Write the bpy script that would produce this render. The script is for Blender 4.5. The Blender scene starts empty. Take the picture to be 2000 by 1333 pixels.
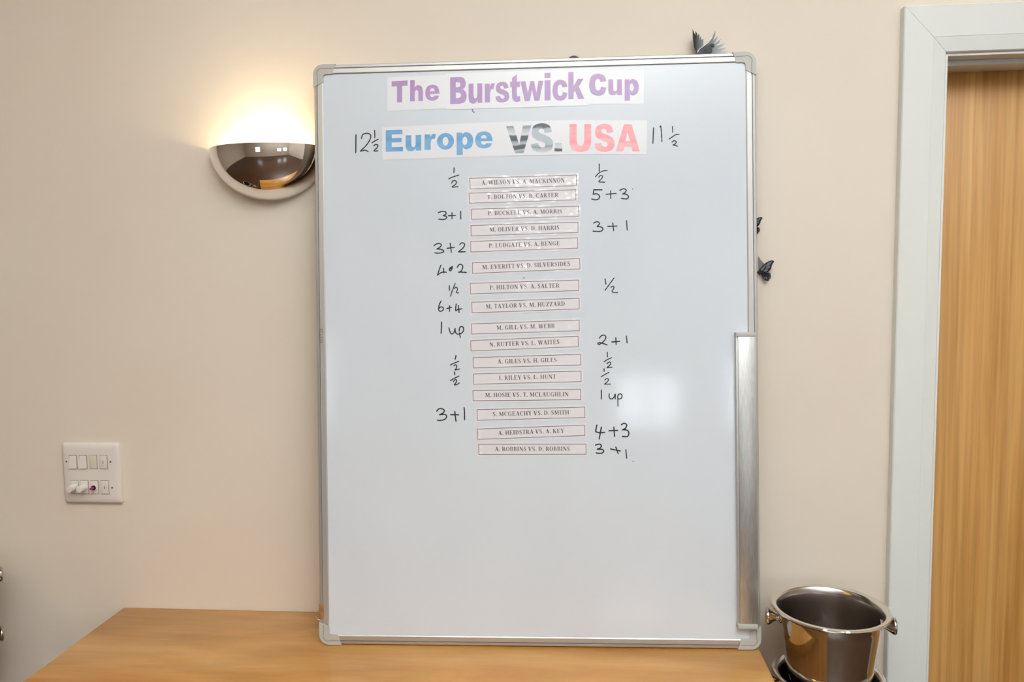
import bpy, bmesh, math, random
from mathutils import Vector, Matrix
from mathutils.geometry import tessellate_polygon
random.seed(4)
S = bpy.context.scene
C = S.collection
PI = math.pi
H = 0.78                                   # height of the sideboard top

# ------------------------------------------------------------------ camera
F = 1540.26
YAW, PITCH, ROLL = 0.0858, 0.0851, -0.0146
CAM = Vector((0.5412, -1.6958, 0.7618 + H))
cy_, sy_, cp_, sp_ = math.cos(YAW), math.sin(YAW), math.cos(PITCH), math.sin(PITCH)
fw = Vector((-sy_*cp_, cy_*cp_, -sp_))
r0 = Vector((cy_, sy_, 0))
u0 = r0.cross(fw)
rt = math.cos(ROLL)*r0 + math.sin(ROLL)*u0
up = -math.sin(ROLL)*r0 + math.cos(ROLL)*u0
cam = bpy.data.cameras.new('camera')
cam.sensor_width = 36
cam.lens = F*36/2000
cam.clip_start = 0.02
co = bpy.data.objects.new('camera', cam)
C.objects.link(co)
M = Matrix.Identity(4)
for i in range(3):
    M[i][0], M[i][1], M[i][2], M[i][3] = rt[i], up[i], -fw[i], CAM[i]
co.matrix_world = M
S.camera = co

# ------------------------------------------------------------------ light, exposure
W = bpy.data.worlds.new('world')
S.world = W
W.use_nodes = True
W.node_tree.nodes['Background'].inputs[0].default_value = (0.75, 0.85, 1, 1)
W.node_tree.nodes['Background'].inputs[1].default_value = 0.6
S.view_settings.view_transform = 'Standard'
S.view_settings.look = 'None'
S.view_settings.exposure = 0.07
S.view_settings.gamma = 1.0
S.view_settings.use_curve_mapping = False

def area(name, loc, aim, sx, sy, watts, col=(1, 1, 1), spread=PI):
    l = bpy.data.lights.new(name, 'AREA')
    l.shape = 'RECTANGLE'; l.size = sx; l.size_y = sy
    l.energy = watts; l.color = col; l.spread = spread
    o = bpy.data.objects.new(name, l)
    C.objects.link(o)
    o.location = loc
    o.rotation_euler = (Vector(aim) - Vector(loc)).to_track_quat('-Z', 'Z').to_euler()
    return o

ROOM_L, ROOM_R, ROOM_B, CEIL = -4.6, 3.6, -6.4, 3.0
WINS = [(1.24, 1.95, 0.98, 1.58), (2.36, 3.10, 0.98, 1.72), (-2.3, -1.5, 0.98, 2.0)]
WCOL = (0.86, 0.94, 1.0)
for k, (a, b, c, d) in enumerate(WINS):
    area('window_daylight', ((a+b)/2, ROOM_B-0.06, (c+d)/2), ((a+b)/2, 0, (c+d)/2), b-a, d-c, (b-a)*(d-c)*PI*(8, 8, 3)[k], WCOL)
# the photographer's flash, turned up so that it bounces off the ceiling
area('bounce_flash', (0.85, -1.75, 1.75), (0.95, -2.40, 3.0), 0.08, 0.06, 163, (0.85, 0.925, 1.0), 2.5)
# added warm fill under the ceiling, not a fixture, tinting the left wall
area('warm_fill', (-1.5, -1.8, 2.98), (-1.5, -1.8, 0), 0.4, 0.4, 9, (1.0, 0.60, 0.16))

# ------------------------------------------------------------------ helpers
def ray(px, py):
    return (rt*(px-1000) - up*(py-666.5) + fw*F).normalized()

def at(px, py, p0, n):                     # where the sight line of a pixel meets a plane of the room
    d = ray(px, py)
    return CAM + d*((p0-CAM).dot(n)/d.dot(n))

def wallpt(px, py, y=0.0):
    return at(px, py, Vector((0, y, 0)), Vector((0, 1, 0)))

def empty(name, loc, label=None, cat=None, group=None, kind=None):
    o = bpy.data.objects.new(name, None)
    C.objects.link(o)
    o.empty_display_size = 0.02
    o.location = loc
    tag(o, label, cat, group, kind)
    return o

def tag(o, label=None, cat=None, group=None, kind=None):
    for k, v in (('label', label), ('category', cat), ('group', group), ('kind', kind)):
        if v: o[k] = v
    return o

def wloc(o):
    v = Vector((0, 0, 0))
    while o:
        v += o.location
        o = o.parent
    return v

def mesh(name, verts, faces, m, parent=None, smooth=False, loc=None):
    """verts in room coordinates"""
    verts = [Vector(v) for v in verts]
    if loc is None:
        n = len(verts)
        loc = sum(verts, Vector())/n
    loc = Vector(loc)
    me = bpy.data.meshes.new(name)
    me.from_pydata([v-loc for v in verts], [], faces)
    me.materials.append(m)
    bm = bmesh.new(); bm.from_mesh(me)
    bmesh.ops.recalc_face_normals(bm, faces=bm.faces)
    bm.to_mesh(me); bm.free()
    if smooth:
        for p in me.polygons: p.use_smooth = True
    o = bpy.data.objects.new(name, me)
    C.objects.link(o)
    if parent:
        o.parent = parent
        o.location = loc - wloc(parent)
    else:
        o.location = loc
    return o

def bmobj(name, bm, m, parent=None, smooth=False, angle=None):
    bmesh.ops.recalc_face_normals(bm, faces=bm.faces)
    vs = [v.co.copy() for v in bm.verts]
    for i, v in enumerate(bm.verts): v.index = i
    fs = [[v.index for v in f.verts] for f in bm.faces]
    bm.free()
    o = mesh(name, vs, fs, m, parent, smooth)
    if angle:
        try:
            o.data.set_sharp_from_angle(angle=angle)
        except Exception: pass
    return o

def add_box(bm, a, b, bev=0.0, seg=2, mat4=None):
    a, b = Vector(a), Vector(b)
    r = bmesh.ops.create_cube(bm, size=1.0)
    vs = r['verts']
    for v in vs:
        v.co = Vector((a[i] + (v.co[i]+0.5)*(b[i]-a[i]) for i in range(3)))
    if bev > 0:
        es = list({e for v in vs for e in v.link_edges})
        g = bmesh.ops.bevel(bm, geom=es, offset=bev, segments=seg, profile=0.5, affect='EDGES')
        vs = list(set(g['verts']) | {v for v in vs if v.is_valid})
    if mat4:
        for v in vs: v.co = mat4 @ v.co
    return vs

def box(name, a, b, m, parent=None, bev=0.0, seg=2, mat4=None, smooth=None):
    bm = bmesh.new()
    add_box(bm, a, b, bev, seg, mat4)
    return bmobj(name, bm, m, parent, smooth=bev > 0 if smooth is None else smooth, angle=0.6)

def lathe(name, prof, m, parent=None, seg=64, mat4=None, a0=0, a1=2*PI, smooth=True, angle=0.7):
    full = abs(a1-a0-2*PI) < 1e-6
    n = seg if full else seg+1
    vs, fs = [], []
    for r, z in prof:
        for k in range(n):
            t = a0 + (a1-a0)*k/seg
            vs.append(Vector((r*math.cos(t), r*math.sin(t), z)))
    for i in range(len(prof)-1):
        for k in range(seg):
            k2 = (k+1) % n
            fs.append((i*n+k, i*n+k2, (i+1)*n+k2, (i+1)*n+k))
    if mat4: vs = [mat4 @ v for v in vs]
    bm = bmesh.new()
    bv = [bm.verts.new(v) for v in vs]
    for f in fs:
        try: bm.faces.new([bv[i] for i in f])
        except ValueError: pass
    bmesh.ops.remove_doubles(bm, verts=bm.verts, dist=1e-6)
    return bmobj(name, bm, m, parent, smooth, angle)

def crom(pts, n=5, closed=True):
    """points (x, y) are smooth, (x, y, 1) are corners"""
    P = [tuple(p) for p in pts]
    N = len(P)
    out = []
    rng = range(N if closed else N-1)
    for i in rng:
        p1, p2 = P[i], P[(i+1) % N]
        c1, c2 = len(p1) > 2, len(p2) > 2
        if c1 and c2:
            out.append((p1[0], p1[1])); continue
        p0 = p1 if (c1 or (not closed and i == 0)) else P[i-1]
        p3 = p2 if (c2 or (not closed and i == N-2)) else P[(i+2) % N]
        for k in range(n):
            t = k/n
            q = []
            for a in (0, 1):
                q.append(0.5*((2*p1[a]) + (-p0[a]+p2[a])*t + (2*p0[a]-5*p1[a]+4*p2[a]-p3[a])*t*t
                              + (-p0[a]+3*p1[a]-3*p2[a]+p3[a])*t**3))
            out.append(tuple(q))
    if not closed: out.append((P[-1][0], P[-1][1]))
    return out

def plate(name, loops, fn, thick, n, m, parent=None, smooth=False):
    """flat outline (with holes) mapped by fn to the room, given a real thickness along -n"""
    off, polys = 0, []
    flat = []
    for L in loops:
        polys.append([Vector((x, y, 0)) for x, y in L])
        flat += L
    tris = tessellate_polygon(polys)
    top = [fn(x, y) for x, y in flat]
    fs = [tuple(t) for t in tris]
    vs = list(top)
    if thick > 0:
        N = len(top)
        vs += [v - n*thick for v in top]
        fs += [tuple(i+N for i in reversed(t)) for t in tris]
        for L in loops:
            k = len(L)
            for i in range(k):
                fs.append((off+i, off+(i+1) % k, off+(i+1) % k+N, off+i+N))
            off += k
    return mesh(name, vs, fs, m, parent, smooth)

# ------------------------------------------------------------------ materials
def mat(name, col, rough=0.5, metal=0.0, coat=0.0, spec=None, emit=None, es=0):
    m = bpy.data.materials.new(name)
    m.use_nodes = True
    b = m.node_tree.nodes['Principled BSDF']
    b.inputs['Base Color'].default_value = (*col, 1)
    b.inputs['Roughness'].default_value = rough
    b.inputs['Metallic'].default_value = metal
    b.inputs['Coat Weight'].default_value = coat
    b.inputs['Coat Roughness'].default_value = 0.12
    if spec is not None: b.inputs['Specular IOR Level'].default_value = spec
    if emit:
        b.inputs['Emission Color'].default_value = (*emit, 1)
        b.inputs['Emission Strength'].default_value = es
    return m

def nd(m, t, **kw):
    n = m.node_tree.nodes.new(t)
    for k, v in kw.items():
        if k.startswith('i_'): n.inputs[k[2:].replace('_', ' ')].default_value = v
        else: setattr(n, k, v)
    return n

def lk(m, a, ao, b, bi): m.node_tree.links.new(a.outputs[ao], b.inputs[bi])

def bsdf(m): return m.node_tree.nodes['Principled BSDF']

def coords(m, scale=(1, 1, 1), kind='Object', rot=(0, 0, 0)):
    tc = nd(m, 'ShaderNodeTexCoord')
    mp = nd(m, 'ShaderNodeMapping')
    mp.inputs['Scale'].default_value = scale
    mp.inputs['Rotation'].default_value = rot
    lk(m, tc, kind, mp, 'Vector')
    return mp

def vary(m, c1, c2, scale, vec=(1, 1, 1), detail=4, lo=0.35, hi=0.65, dist=0.0, rot=(0, 0, 0)):
    mp = coords(m, vec, rot=rot)
    n = nd(m, 'ShaderNodeTexNoise', i_Scale=scale, i_Detail=detail, i_Distortion=dist)
    lk(m, mp, 'Vector', n, 'Vector')
    r = nd(m, 'ShaderNodeValToRGB')
    r.color_ramp.elements[0].position = lo; r.color_ramp.elements[0].color = (*c1, 1)
    r.color_ramp.elements[1].position = hi; r.color_ramp.elements[1].color = (*c2, 1)
    lk(m, n, 'Fac', r, 'Fac')
    lk(m, r, 'Color', bsdf(m), 'Base Color')
    return r

def bump(m, scale, strength, dist=0.001, vec=(1, 1, 1), detail=3):
    mp = coords(m, vec)
    n = nd(m, 'ShaderNodeTexNoise', i_Scale=scale, i_Detail=detail)
    lk(m, mp, 'Vector', n, 'Vector')
    b = nd(m, 'ShaderNodeBump')
    b.inputs['Strength'].default_value = strength
    b.inputs['Distance'].default_value = dist
    lk(m, n, 'Fac', b, 'Height')
    lk(m, b, 'Normal', bsdf(m), 'Normal')

def s2l(r, g, b):
    f = lambda c: ((c/255+0.055)/1.055)**2.4 if c > 10 else c/255/12.92
    return (f(r), f(g), f(b))

m_wall = mat('cream_emulsion', s2l(227, 215, 201), 0.6, spec=0.3)
vary(m_wall, s2l(226, 213, 198), s2l(228, 217, 203), 2.2, detail=5)
bump(m_wall, 260, 0.12, 0.0006)
m_ceil = mat('white_ceiling_paint', s2l(238, 234, 226), 0.8)
bump(m_ceil, 200, 0.1, 0.0005)
m_trim = mat('white_satin_paint', s2l(224, 226, 222), 0.35, spec=0.4)
bump(m_trim, 90, 0.05, 0.0004, (1, 1, 0.1))
m_floor = mat('brown_wood_floor', s2l(105, 72, 50), 0.28)
vary(m_floor, s2l(66, 44, 30), s2l(88, 60, 42), 6, (1, 9, 1), dist=0.4)

def wood(name, cols, rough, vec, rot=(0, 0, 0), sc=3.0, coat=0.0, spec=0.5, wav=0.0):
    m = mat(name, cols[1], rough, coat=coat, spec=spec)
    mp = coords(m, vec, rot=rot)
    n = nd(m, 'ShaderNodeTexNoise', i_Scale=sc, i_Detail=7, i_Roughness=0.6, i_Distortion=0.5)
    lk(m, mp, 'Vector', n, 'Vector')
    r = nd(m, 'ShaderNodeValToRGB')
    e = r.color_ramp.elements
    e[0].position = 0.3; e[0].color = (*cols[0], 1)
    e[1].position = 0.72; e[1].color = (*cols[2], 1)
    q = e.new(0.5); q.color = (*cols[1], 1)
    lk(m, n, 'Fac', r, 'Fac')
    # broad figure across the board
    mp2 = coords(m, tuple(v*0.35 for v in vec), rot=rot)
    n2 = nd(m, 'ShaderNodeTexNoise', i_Scale=sc, i_Detail=3, i_Distortion=1.2)
    lk(m, mp2, 'Vector', n2, 'Vector')
    w = nd(m, 'ShaderNodeMath', operation='MULTIPLY'); w.inputs[1].default_value = 26
    lk(m, n2, 'Fac', w, 0)
    sn = nd(m, 'ShaderNodeMath', operation='SINE'); lk(m, w, 0, sn, 0)
    rg = nd(m, 'ShaderNodeMapRange')
    rg.inputs['From Min'].default_value = -1; rg.inputs['From Max'].default_value = 1
    rg.inputs['To Min'].default_value = 1-wav; rg.inputs['To Max'].default_value = 1.0
    lk(m, sn, 0, rg, 'Value')
    mx = nd(m, 'ShaderNodeVectorMath', operation='SCALE')
    lk(m, r, 'Color', mx, 0); lk(m, rg, 'Result', mx, 'Scale')
    lk(m, mx, 'Vector', bsdf(m), 'Base Color')
    return m

m_maple = wood('maple_veneer', (s2l(184, 124, 50), s2l(203, 147, 72), s2l(217, 166, 96)), 0.26, (0.9, 4.5, 4.5), sc=2.6, wav=0.13, coat=0.15)
m_oak = wood('oak_veneer', (s2l(184, 130, 62), s2l(206, 154, 86), s2l(220, 172, 104)), 0.42, (30, 30, 0.6), sc=2.2, wav=0.10)
m_cab = wood('cabinet_maple', (s2l(200, 142, 78), s2l(214, 158, 92), s2l(224, 170, 104)), 0.4, (4, 4, 0.7), sc=2.6, wav=0.08)

m_board = mat('white_enamel', s2l(222, 228, 234), 0.085, spec=0.4)
vary(m_board, s2l(207, 213, 221), s2l(212, 218, 226), 3.5, (1, 1, 0.5), detail=6, lo=0.3, hi=0.7)
m_alu = mat('aluminium', (0.56, 0.55, 0.535), 0.5, 0.85)
m_alu_side = mat('aluminium_edge', (0.72, 0.71, 0.70), 0.35, 1.0)
m_aluv = mat('brushed_aluminium', (0.74, 0.74, 0.73), 0.40, 0.95)
r_ = vary(m_aluv, (0.50, 0.50, 0.49), (0.60, 0.60, 0.59), 34, (14, 14, 0.15), detail=3)
bump(m_aluv, 60, 0.12, 0.0003, (14, 14, 0.1))
m_cap = mat('grey_plastic', s2l(184, 181, 174), 0.45)
m_capg = mat('groove_shade_grey', s2l(120, 122, 118), 0.6)
m_paper = mat('laminated_paper', s2l(222, 223, 227), 0.30, coat=0.4)
bump(m_paper, 38, 0.25, 0.0025, (1, 1, 1), 2)
m_paper2 = mat('paper_strip', s2l(222, 218, 222), 0.30, coat=0.6)
bsdf(m_paper2).inputs['Coat Roughness'].default_value = 0.05
bsdf(m_paper2).inputs['Coat IOR'].default_value = 1.8
bump(m_paper2, 34, 0.9, 0.008, (1, 1, 1), 2)
for _l in [l for l in m_paper2.node_tree.links if l.to_socket.name == 'Normal' and l.to_node == bsdf(m_paper2)]:
    _s = _l.from_socket                    # only the clear tape over the strips is crinkled, the paper is flat
    m_paper2.node_tree.links.remove(_l)
    m_paper2.node_tree.links.new(_s, bsdf(m_paper2).inputs['Coat Normal'])
m_ink = mat('black_marker_ink', s2l(22, 17, 20), 0.45)
m_blue_ink = mat('blue_marker_ink', s2l(50, 100, 200), 0.45)
m_purple = mat('purple_print', s2l(168, 130, 184), 0.32, coat=0.25)
vary(m_purple, s2l(172, 126, 176), s2l(166, 138, 190), 14, detail=3)
bump(m_purple, 38, 0.25, 0.0025, (1, 1, 1), 2)
m_blue = mat('blue_print', s2l(96, 158, 208), 0.32, coat=0.25)
vary(m_blue, s2l(88, 150, 204), s2l(118, 172, 214), 22, (0.6, 1, 1.6), detail=3)
m_red = mat('red_print', s2l(246, 150, 158), 0.32, coat=0.25)
vary(m_red, s2l(246, 138, 148), s2l(246, 178, 182), 20, (0.5, 1, 1.8), detail=3)
m_border = mat('printed_line_grey', s2l(132, 120, 128), 0.35, coat=0.2)
m_text = mat('printed_text_grey', s2l(108, 100, 108), 0.35, coat=0.2)
m_size = mat('size_mark_brown', s2l(140, 112, 112), 0.5)

def banded(name, stops, sc, vec, dist=1.0, lo=0, hi=1, size=0.06):
    m = mat(name, (0.3, 0.3, 0.35), 0.3, coat=0.25)
    tc = nd(m, 'ShaderNodeTexCoord')
    sp = nd(m, 'ShaderNodeSeparateXYZ'); lk(m, tc, 'Object', sp, 'Vector')
    n = nd(m, 'ShaderNodeTexNoise', i_Scale=sc, i_Detail=4, i_Distortion=dist)
    mp = nd(m, 'ShaderNodeMapping'); mp.inputs['Scale'].default_value = vec
    lk(m, tc, 'Object', mp, 'Vector'); lk(m, mp, 'Vector', n, 'Vector')
    a = nd(m, 'ShaderNodeMapRange')
    a.inputs['From Min'].default_value = -size/2; a.inputs['From Max'].default_value = size/2
    lk(m, sp, 'Z', a, 'Value')
    b = nd(m, 'ShaderNodeMath', operation='MULTIPLY_ADD')
    lk(m, n, 'Fac', b, 0); b.inputs[1].default_value = 0.22; lk(m, a, 'Result', b, 2)
    r = nd(m, 'ShaderNodeValToRGB')
    e = r.color_ramp.elements
    e[0].position = stops[0][0]; e[0].color = (*s2l(*stops[0][1]), 1)
    e[1].position = stops[-1][0]; e[1].color = (*s2l(*stops[-1][1]), 1)
    for p, c in stops[1:-1]:
        q = e.new(p); q.color = (*s2l(*c), 1)
    lk(m, b, 0, r, 'Fac'); lk(m, r, 'Color', bsdf(m), 'Base Color')
    return m
DK, MD, LT, VL = (66, 72, 80), (132, 142, 154), (172, 182, 192), (206, 208, 214)
m_vprint = banded('grey_banded_print', [(0.08, MD), (0.16, LT), (0.20, DK), (0.31, DK), (0.36, LT), (0.46, MD), (0.50, DK), (0.60, DK),
                                        (0.66, VL), (0.84, LT), (0.9, MD), (1.0, LT), (1.1, LT)], 14, (0.8, 1, 2.5))
m_sprint = banded('grey_shaded_print', [(0.1, VL), (0.24, LT), (0.32, MD), (0.42, LT), (0.9, LT), (0.98, DK), (1.1, DK)], 30, (1, 1, 2))

m_chrome = mat('polished_chrome', (0.90, 0.875, 0.845), 0.03, 1.0)
m_white_in = mat('white_enamel_reflector', (0.9, 0.88, 0.84), 0.4)
m_steel = mat('polished_steel', (0.60, 0.56, 0.51), 0.09, 1.0)
bump(m_steel, 40, 0.04, 0.0004, (6, 6, 0.2))
m_steel_rim = mat('bright_steel_rim', (0.80, 0.77, 0.72), 0.10, 1.0)
m_steel_in = mat('brushed_steel_inside', (0.36, 0.32, 0.30), 0.26, 1.0)
bump(m_steel_in, 70, 0.10, 0.0003, (0.6, 0.6, 6))
m_plastic = mat('white_plastic', s2l(226, 218, 212), 0.28)
m_plastic2 = mat('darker_white_plastic', s2l(216, 208, 194), 0.3)  # slightly darker, yellower white for the third rocker
m_gap = mat('dark_gap', (0.03, 0.025, 0.025), 0.8)
m_slot = mat('grey_slot', s2l(120, 115, 118), 0.5)
m_pink = mat('magenta_plastic', s2l(190, 20, 120), 0.3)
m_bush = mat('dark_purple_bush', (0.03, 0.005, 0.03), 0.4)
m_screw = mat('dull_screw', (0.25, 0.2, 0.16), 0.4, 1.0)
m_brass = mat('brass_clip', s2l(180, 140, 90), 0.4, 0.7)
m_black = mat('black_gloss_card', s2l(34, 32, 36), 0.4)
m_grey = mat('grey_card', s2l(120, 122, 125), 0.5)
m_dgrey = mat('dark_grey_card', s2l(66, 68, 72), 0.5)
def fade(name, c1, c2, axis='X', size=0.04):
    m = mat(name, c2, 0.5)
    tc = nd(m, 'ShaderNodeTexCoord'); sp = nd(m, 'ShaderNodeSeparateXYZ')
    lk(m, tc, 'Object', sp, 'Vector')
    a = nd(m, 'ShaderNodeMapRange'); a.inputs['From Min'].default_value = -size; a.inputs['From Max'].default_value = size
    lk(m, sp, axis, a, 'Value')
    r = nd(m, 'ShaderNodeValToRGB')
    r.color_ramp.elements[0].color = (*c1, 1); r.color_ramp.elements[1].color = (*c2, 1)
    lk(m, a, 'Result', r, 'Fac'); lk(m, r, 'Color', bsdf(m), 'Base Color')
    return m
m_wing_l = fade('charcoal_to_grey_print', s2l(30, 28, 33), s2l(150, 156, 162), 'X', 0.010)
m_wing_r = fade('grey_feather_print', s2l(66, 70, 74), s2l(186, 192, 196), 'X', 0.022)

# ------------------------------------------------------------------ room shell
XD = 1.1886                                # outer left edge of the door casing
ZD = 1.2803 + H                            # top of the casing
CW, CH = 0.084, 0.092                     # casing width, side and head
OX0, OX1, OZ = XD + CW - 0.006, XD + CW + 0.84, ZD - CH + 0.006
bm = bmesh.new()
add_box(bm, (ROOM_L, 0, 0), (OX0, 0.14, CEIL))
add_box(bm, (OX0, 0, OZ), (OX1, 0.14, CEIL))
add_box(bm, (OX1, 0, 0), (ROOM_R, 0.14, CEIL))
tag(bmobj('wall_back', bm, m_wall), kind='structure')
for nm, a, b, m in (('wall_left', (ROOM_L-0.1, ROOM_B, 0), (ROOM_L, 0.14, CEIL), m_wall),
                    ('wall_right', (ROOM_R, ROOM_B, 0), (ROOM_R+0.1, 0.14, CEIL), m_wall),
                    ('floor', (ROOM_L-0.1, ROOM_B-0.2, -0.1), (ROOM_R+0.1, 0.9, 0), m_floor),
                    ('ceiling', (ROOM_L-0.1, ROOM_B-0.2, CEIL), (ROOM_R+0.1, 0.14, CEIL+0.1), m_ceil)):
    tag(box(nm, a, b, m), kind='structure')
# window wall behind the photographer
bm = bmesh.new()
xs = sorted(WINS)
x = ROOM_L
for (a, b, c, d) in xs:
    add_box(bm, (x, ROOM_B-0.15, 0), (a, ROOM_B, CEIL))
    add_box(bm, (a, ROOM_B-0.15, 0), (b, ROOM_B, c))
    add_box(bm, (a, ROOM_B-0.15, d), (b, ROOM_B, CEIL))
    x = b
add_box(bm, (x, ROOM_B-0.15, 0), (ROOM_R, ROOM_B, CEIL))
tag(bmobj('wall_front', bm, m_wall), kind='structure')
for k, (a, b, c, d) in enumerate(WINS):
    bm = bmesh.new()
    t = 0.05
    for q in ((a, c, a+t, d), (b-t, c, b, d), (a, c, b, c+t), (a, d-t, b, d), ((a+b)/2-t/2, c, (a+b)/2+t/2, d)):
        add_box(bm, (q[0], ROOM_B-0.04, q[1]), (q[2], ROOM_B-0.01, q[3]))
    tag(bmobj('window_%d' % (k+1), bm, m_trim), kind='structure')

# door casing: two mitred boards, each a flat band and a chamfered inner band
trim = empty('trim_1', (XD, 0, ZD), kind='structure')
def casing(name, p, q, width_dir, mit0, mit1, CW=CW):
    # profile across the width: (w, depth)
    prof = [(0, 0), (0.0, 0.019), (0.002, 0.021), (CW*0.67, 0.021), (CW*0.67+0.0005, 0.0204), (CW-0.002, 0.0165), (CW, 0.014), (CW, 0)]
    p, q, wd = Vector(p), Vector(q), Vector(width_dir)
    ax = (q-p).normalized()
    vs = []
    for w, d in prof:
        vs.append(p + wd*w + ax*(w*mit0) + Vector((0, -d, 0)))
    for w, d in prof:
        vs.append(q + wd*w - ax*(w*mit1) + Vector((0, -d, 0)))
    n = len(prof)
    fs = [(i, (i+1) % n, n+(i+1) % n, n+i) for i in range(n)] + [tuple(range(n)), tuple(range(2*n-1, n-1, -1))]
    return mesh(name, vs, fs, m_trim, trim)
g = 0.0003
casing('side_board', (XD, 0, 0), (XD, 0, ZD-g), (1, 0, 0), 0, CH/CW)
casing('head_board', (XD+g, 0, ZD), (OX1+CW, 0, ZD), (0, 0, -1), CW/CH, CW/CH, CH)
casing('side_board', (OX1+CW-0.006, 0, 0), (OX1+CW-0.006, 0, ZD-g), (-1, 0, 0), 0, CH/CW)

door = empty('door_1', (OX0, 0.05, 0), kind='structure')
JT = 0.012
box('jamb', (OX0, -0.010, 0), (OX0+JT, 0.14, OZ), m_trim, door, 0.001)
box('jamb', (OX1-JT, -0.010, 0), (OX1, 0.14, OZ), m_trim, door, 0.001)
box('head_jamb', (OX0+JT, -0.010, OZ-JT), (OX1-JT, 0.14, OZ), m_trim, door, 0.001)
box('door_stop', (OX0+JT, 0.024, OZ-JT-0.011), (OX1-JT, 0.084, OZ-JT), m_trim, door, 0.002)
box('door_stop', (OX0+JT, 0.045, 0), (OX0+JT+0.004, 0.082, OZ-JT-0.011), m_cab, door, 0.001)
box('door_stop', (OX1-JT-0.012, 0.045, 0), (OX1-JT, 0.082, OZ-JT-0.011), m_trim, door, 0.001)
box('door_leaf', (OX0+JT+0.002, 0.086, 0.006), (OX1-JT-0.002, 0.13, OZ-JT-0.003), m_oak, door, 0.001)

# ------------------------------------------------------------------ sideboard
XL, XR = -0.5209, 0.8976
sb = empty('sideboard', ((XL+XR)/2, -0.27, 0), 'long maple sideboard with plain wood-grain top carrying the whiteboard', 'sideboard')
box('worktop', (XL, -0.54, H-0.028), (XR, -0.0015, H), m_maple, sb, 0.0012)
box('carcass', (XL+0.012, -0.505, 0.07), (XR-0.012, -0.0035, H-0.0285), m_cab, sb, 0.001)
box('plinth', (XL+0.03, -0.47, 0.0), (XR-0.03, -0.02, 0.0695), m_gap, sb)
for k in range(3):
    w = (XR-XL-0.03)/3
    x0 = XL+0.015+k*w
    dd = box('cupboard_door', (x0+0.002, -0.526, 0.08), (x0+w-0.002, -0.5055, H-0.034), m_cab, sb, 0.0015)
    box('handle', (x0+w/2-0.06, -0.545, H-0.09), (x0+w/2+0.06, -0.5265, H-0.078), m_alu, dd, 0.004)

# ------------------------------------------------------------------ whiteboard
OFF, LEAN, BY = 0.1597, 0.0810, 0.0300
ex = Vector((math.cos(BY), math.sin(BY), 0))
nb = Vector((-math.sin(BY), math.cos(BY), 0))                # into the wall, level
ez = Vector((0, 0, math.cos(LEAN))) + nb*math.sin(LEAN)
en = ex.cross(ez).normalized()                               # out of the board's face, to the viewer
if en.y > 0: en = -en
B0 = Vector((0, -OFF, H))                                    # lower left corner of the frame's face
BW, BH, BT = 0.9, 1.2, 0.022
def bp(u, v, d=0.0):                                         # board coordinates: right, up, out
    return B0 + ex*u + ez*v + en*d
FR = -0.0018                                                 # the writing surface lies a little behind the frame's face
SURF0 = bp(0, 0, FR)
def onb(px, py, d=0.0):                                      # where a sight line meets the writing surface
    return at(px, py, SURF0 + en*d, en)
BM = Matrix(((ex[0], ez[0], en[0], B0[0]), (ex[1], ez[1], en[1], B0[1]), (ex[2], ez[2], en[2], B0[2]), (0, 0, 0, 1)))
# lift so that the back lower edge does not sink into the top
drop = min(bp(0, 0, -BT).z, bp(0, 0, 0).z) - H
if drop < 0:
    B0.z -= drop; SURF0 = bp(0, 0, FR); BM[2][3] = B0[2]
wb = empty('whiteboard', bp(BW/2, 0, -BT/2),
           'large upright magnetic whiteboard in an aluminium frame leaning on the wall', 'whiteboard')
def bbox(name, a, b, m, parent, bev=0.0, seg=2):             # box in board coordinates (u, v, out)
    return box(name, a, b, m, parent, bev, seg, BM)
FW = 0.0195
bbox('writing_surface', (0.008, 0.008, -BT+0.004), (BW-0.008, BH-0.008, FR), m_board, wb)
bbox('back_panel', (0.006, 0.006, -BT), (BW-0.006, BH-0.006, -BT+0.0035), m_cap, wb)
CAPL = 0.046
def rail(name, p, q, ax):
    """frame rail: an outer rounded edge, a groove and an inner sloping face"""
    prof = [(0.0015, -BT+0.001), (0.0, -BT+0.003), (0.0, -0.0025), (0.0015, -0.0008), (0.0062, 0.0), (0.0070, -0.0034), (0.0080, -0.0034),
            (0.0090, 0.0), (0.0175, 0.0004), (FW, -0.0008), (FW, FR+0.0002), (0.0105, FR-0.002), (0.0105, -BT+0.001)]
    vs = []
    for t in (p, q):
        for w, d in prof:
            if ax == 'L': vs.append(bp(w, t, d))
            if ax == 'R': vs.append(bp(BW-w, t, d))
            if ax == 'B': vs.append(bp(t, w, d))
            if ax == 'T': vs.append(bp(t, BH-w, d))
    n = len(prof)
    fs = [(i, (i+1) % n, n+(i+1) % n, n+i) for i in range(n)] + [tuple(range(n)), tuple(range(2*n-1, n-1, -1))]
    return mesh(name, vs, fs, m_alu, wb)
e_ = 0.030
rail('frame_rail', e_, BH-e_, 'L'); rail('frame_rail', e_, BH-e_, 'R')
rail('frame_rail', e_, BW-e_, 'T'); rail('frame_rail', e_, BW-e_, 'B')
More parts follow.
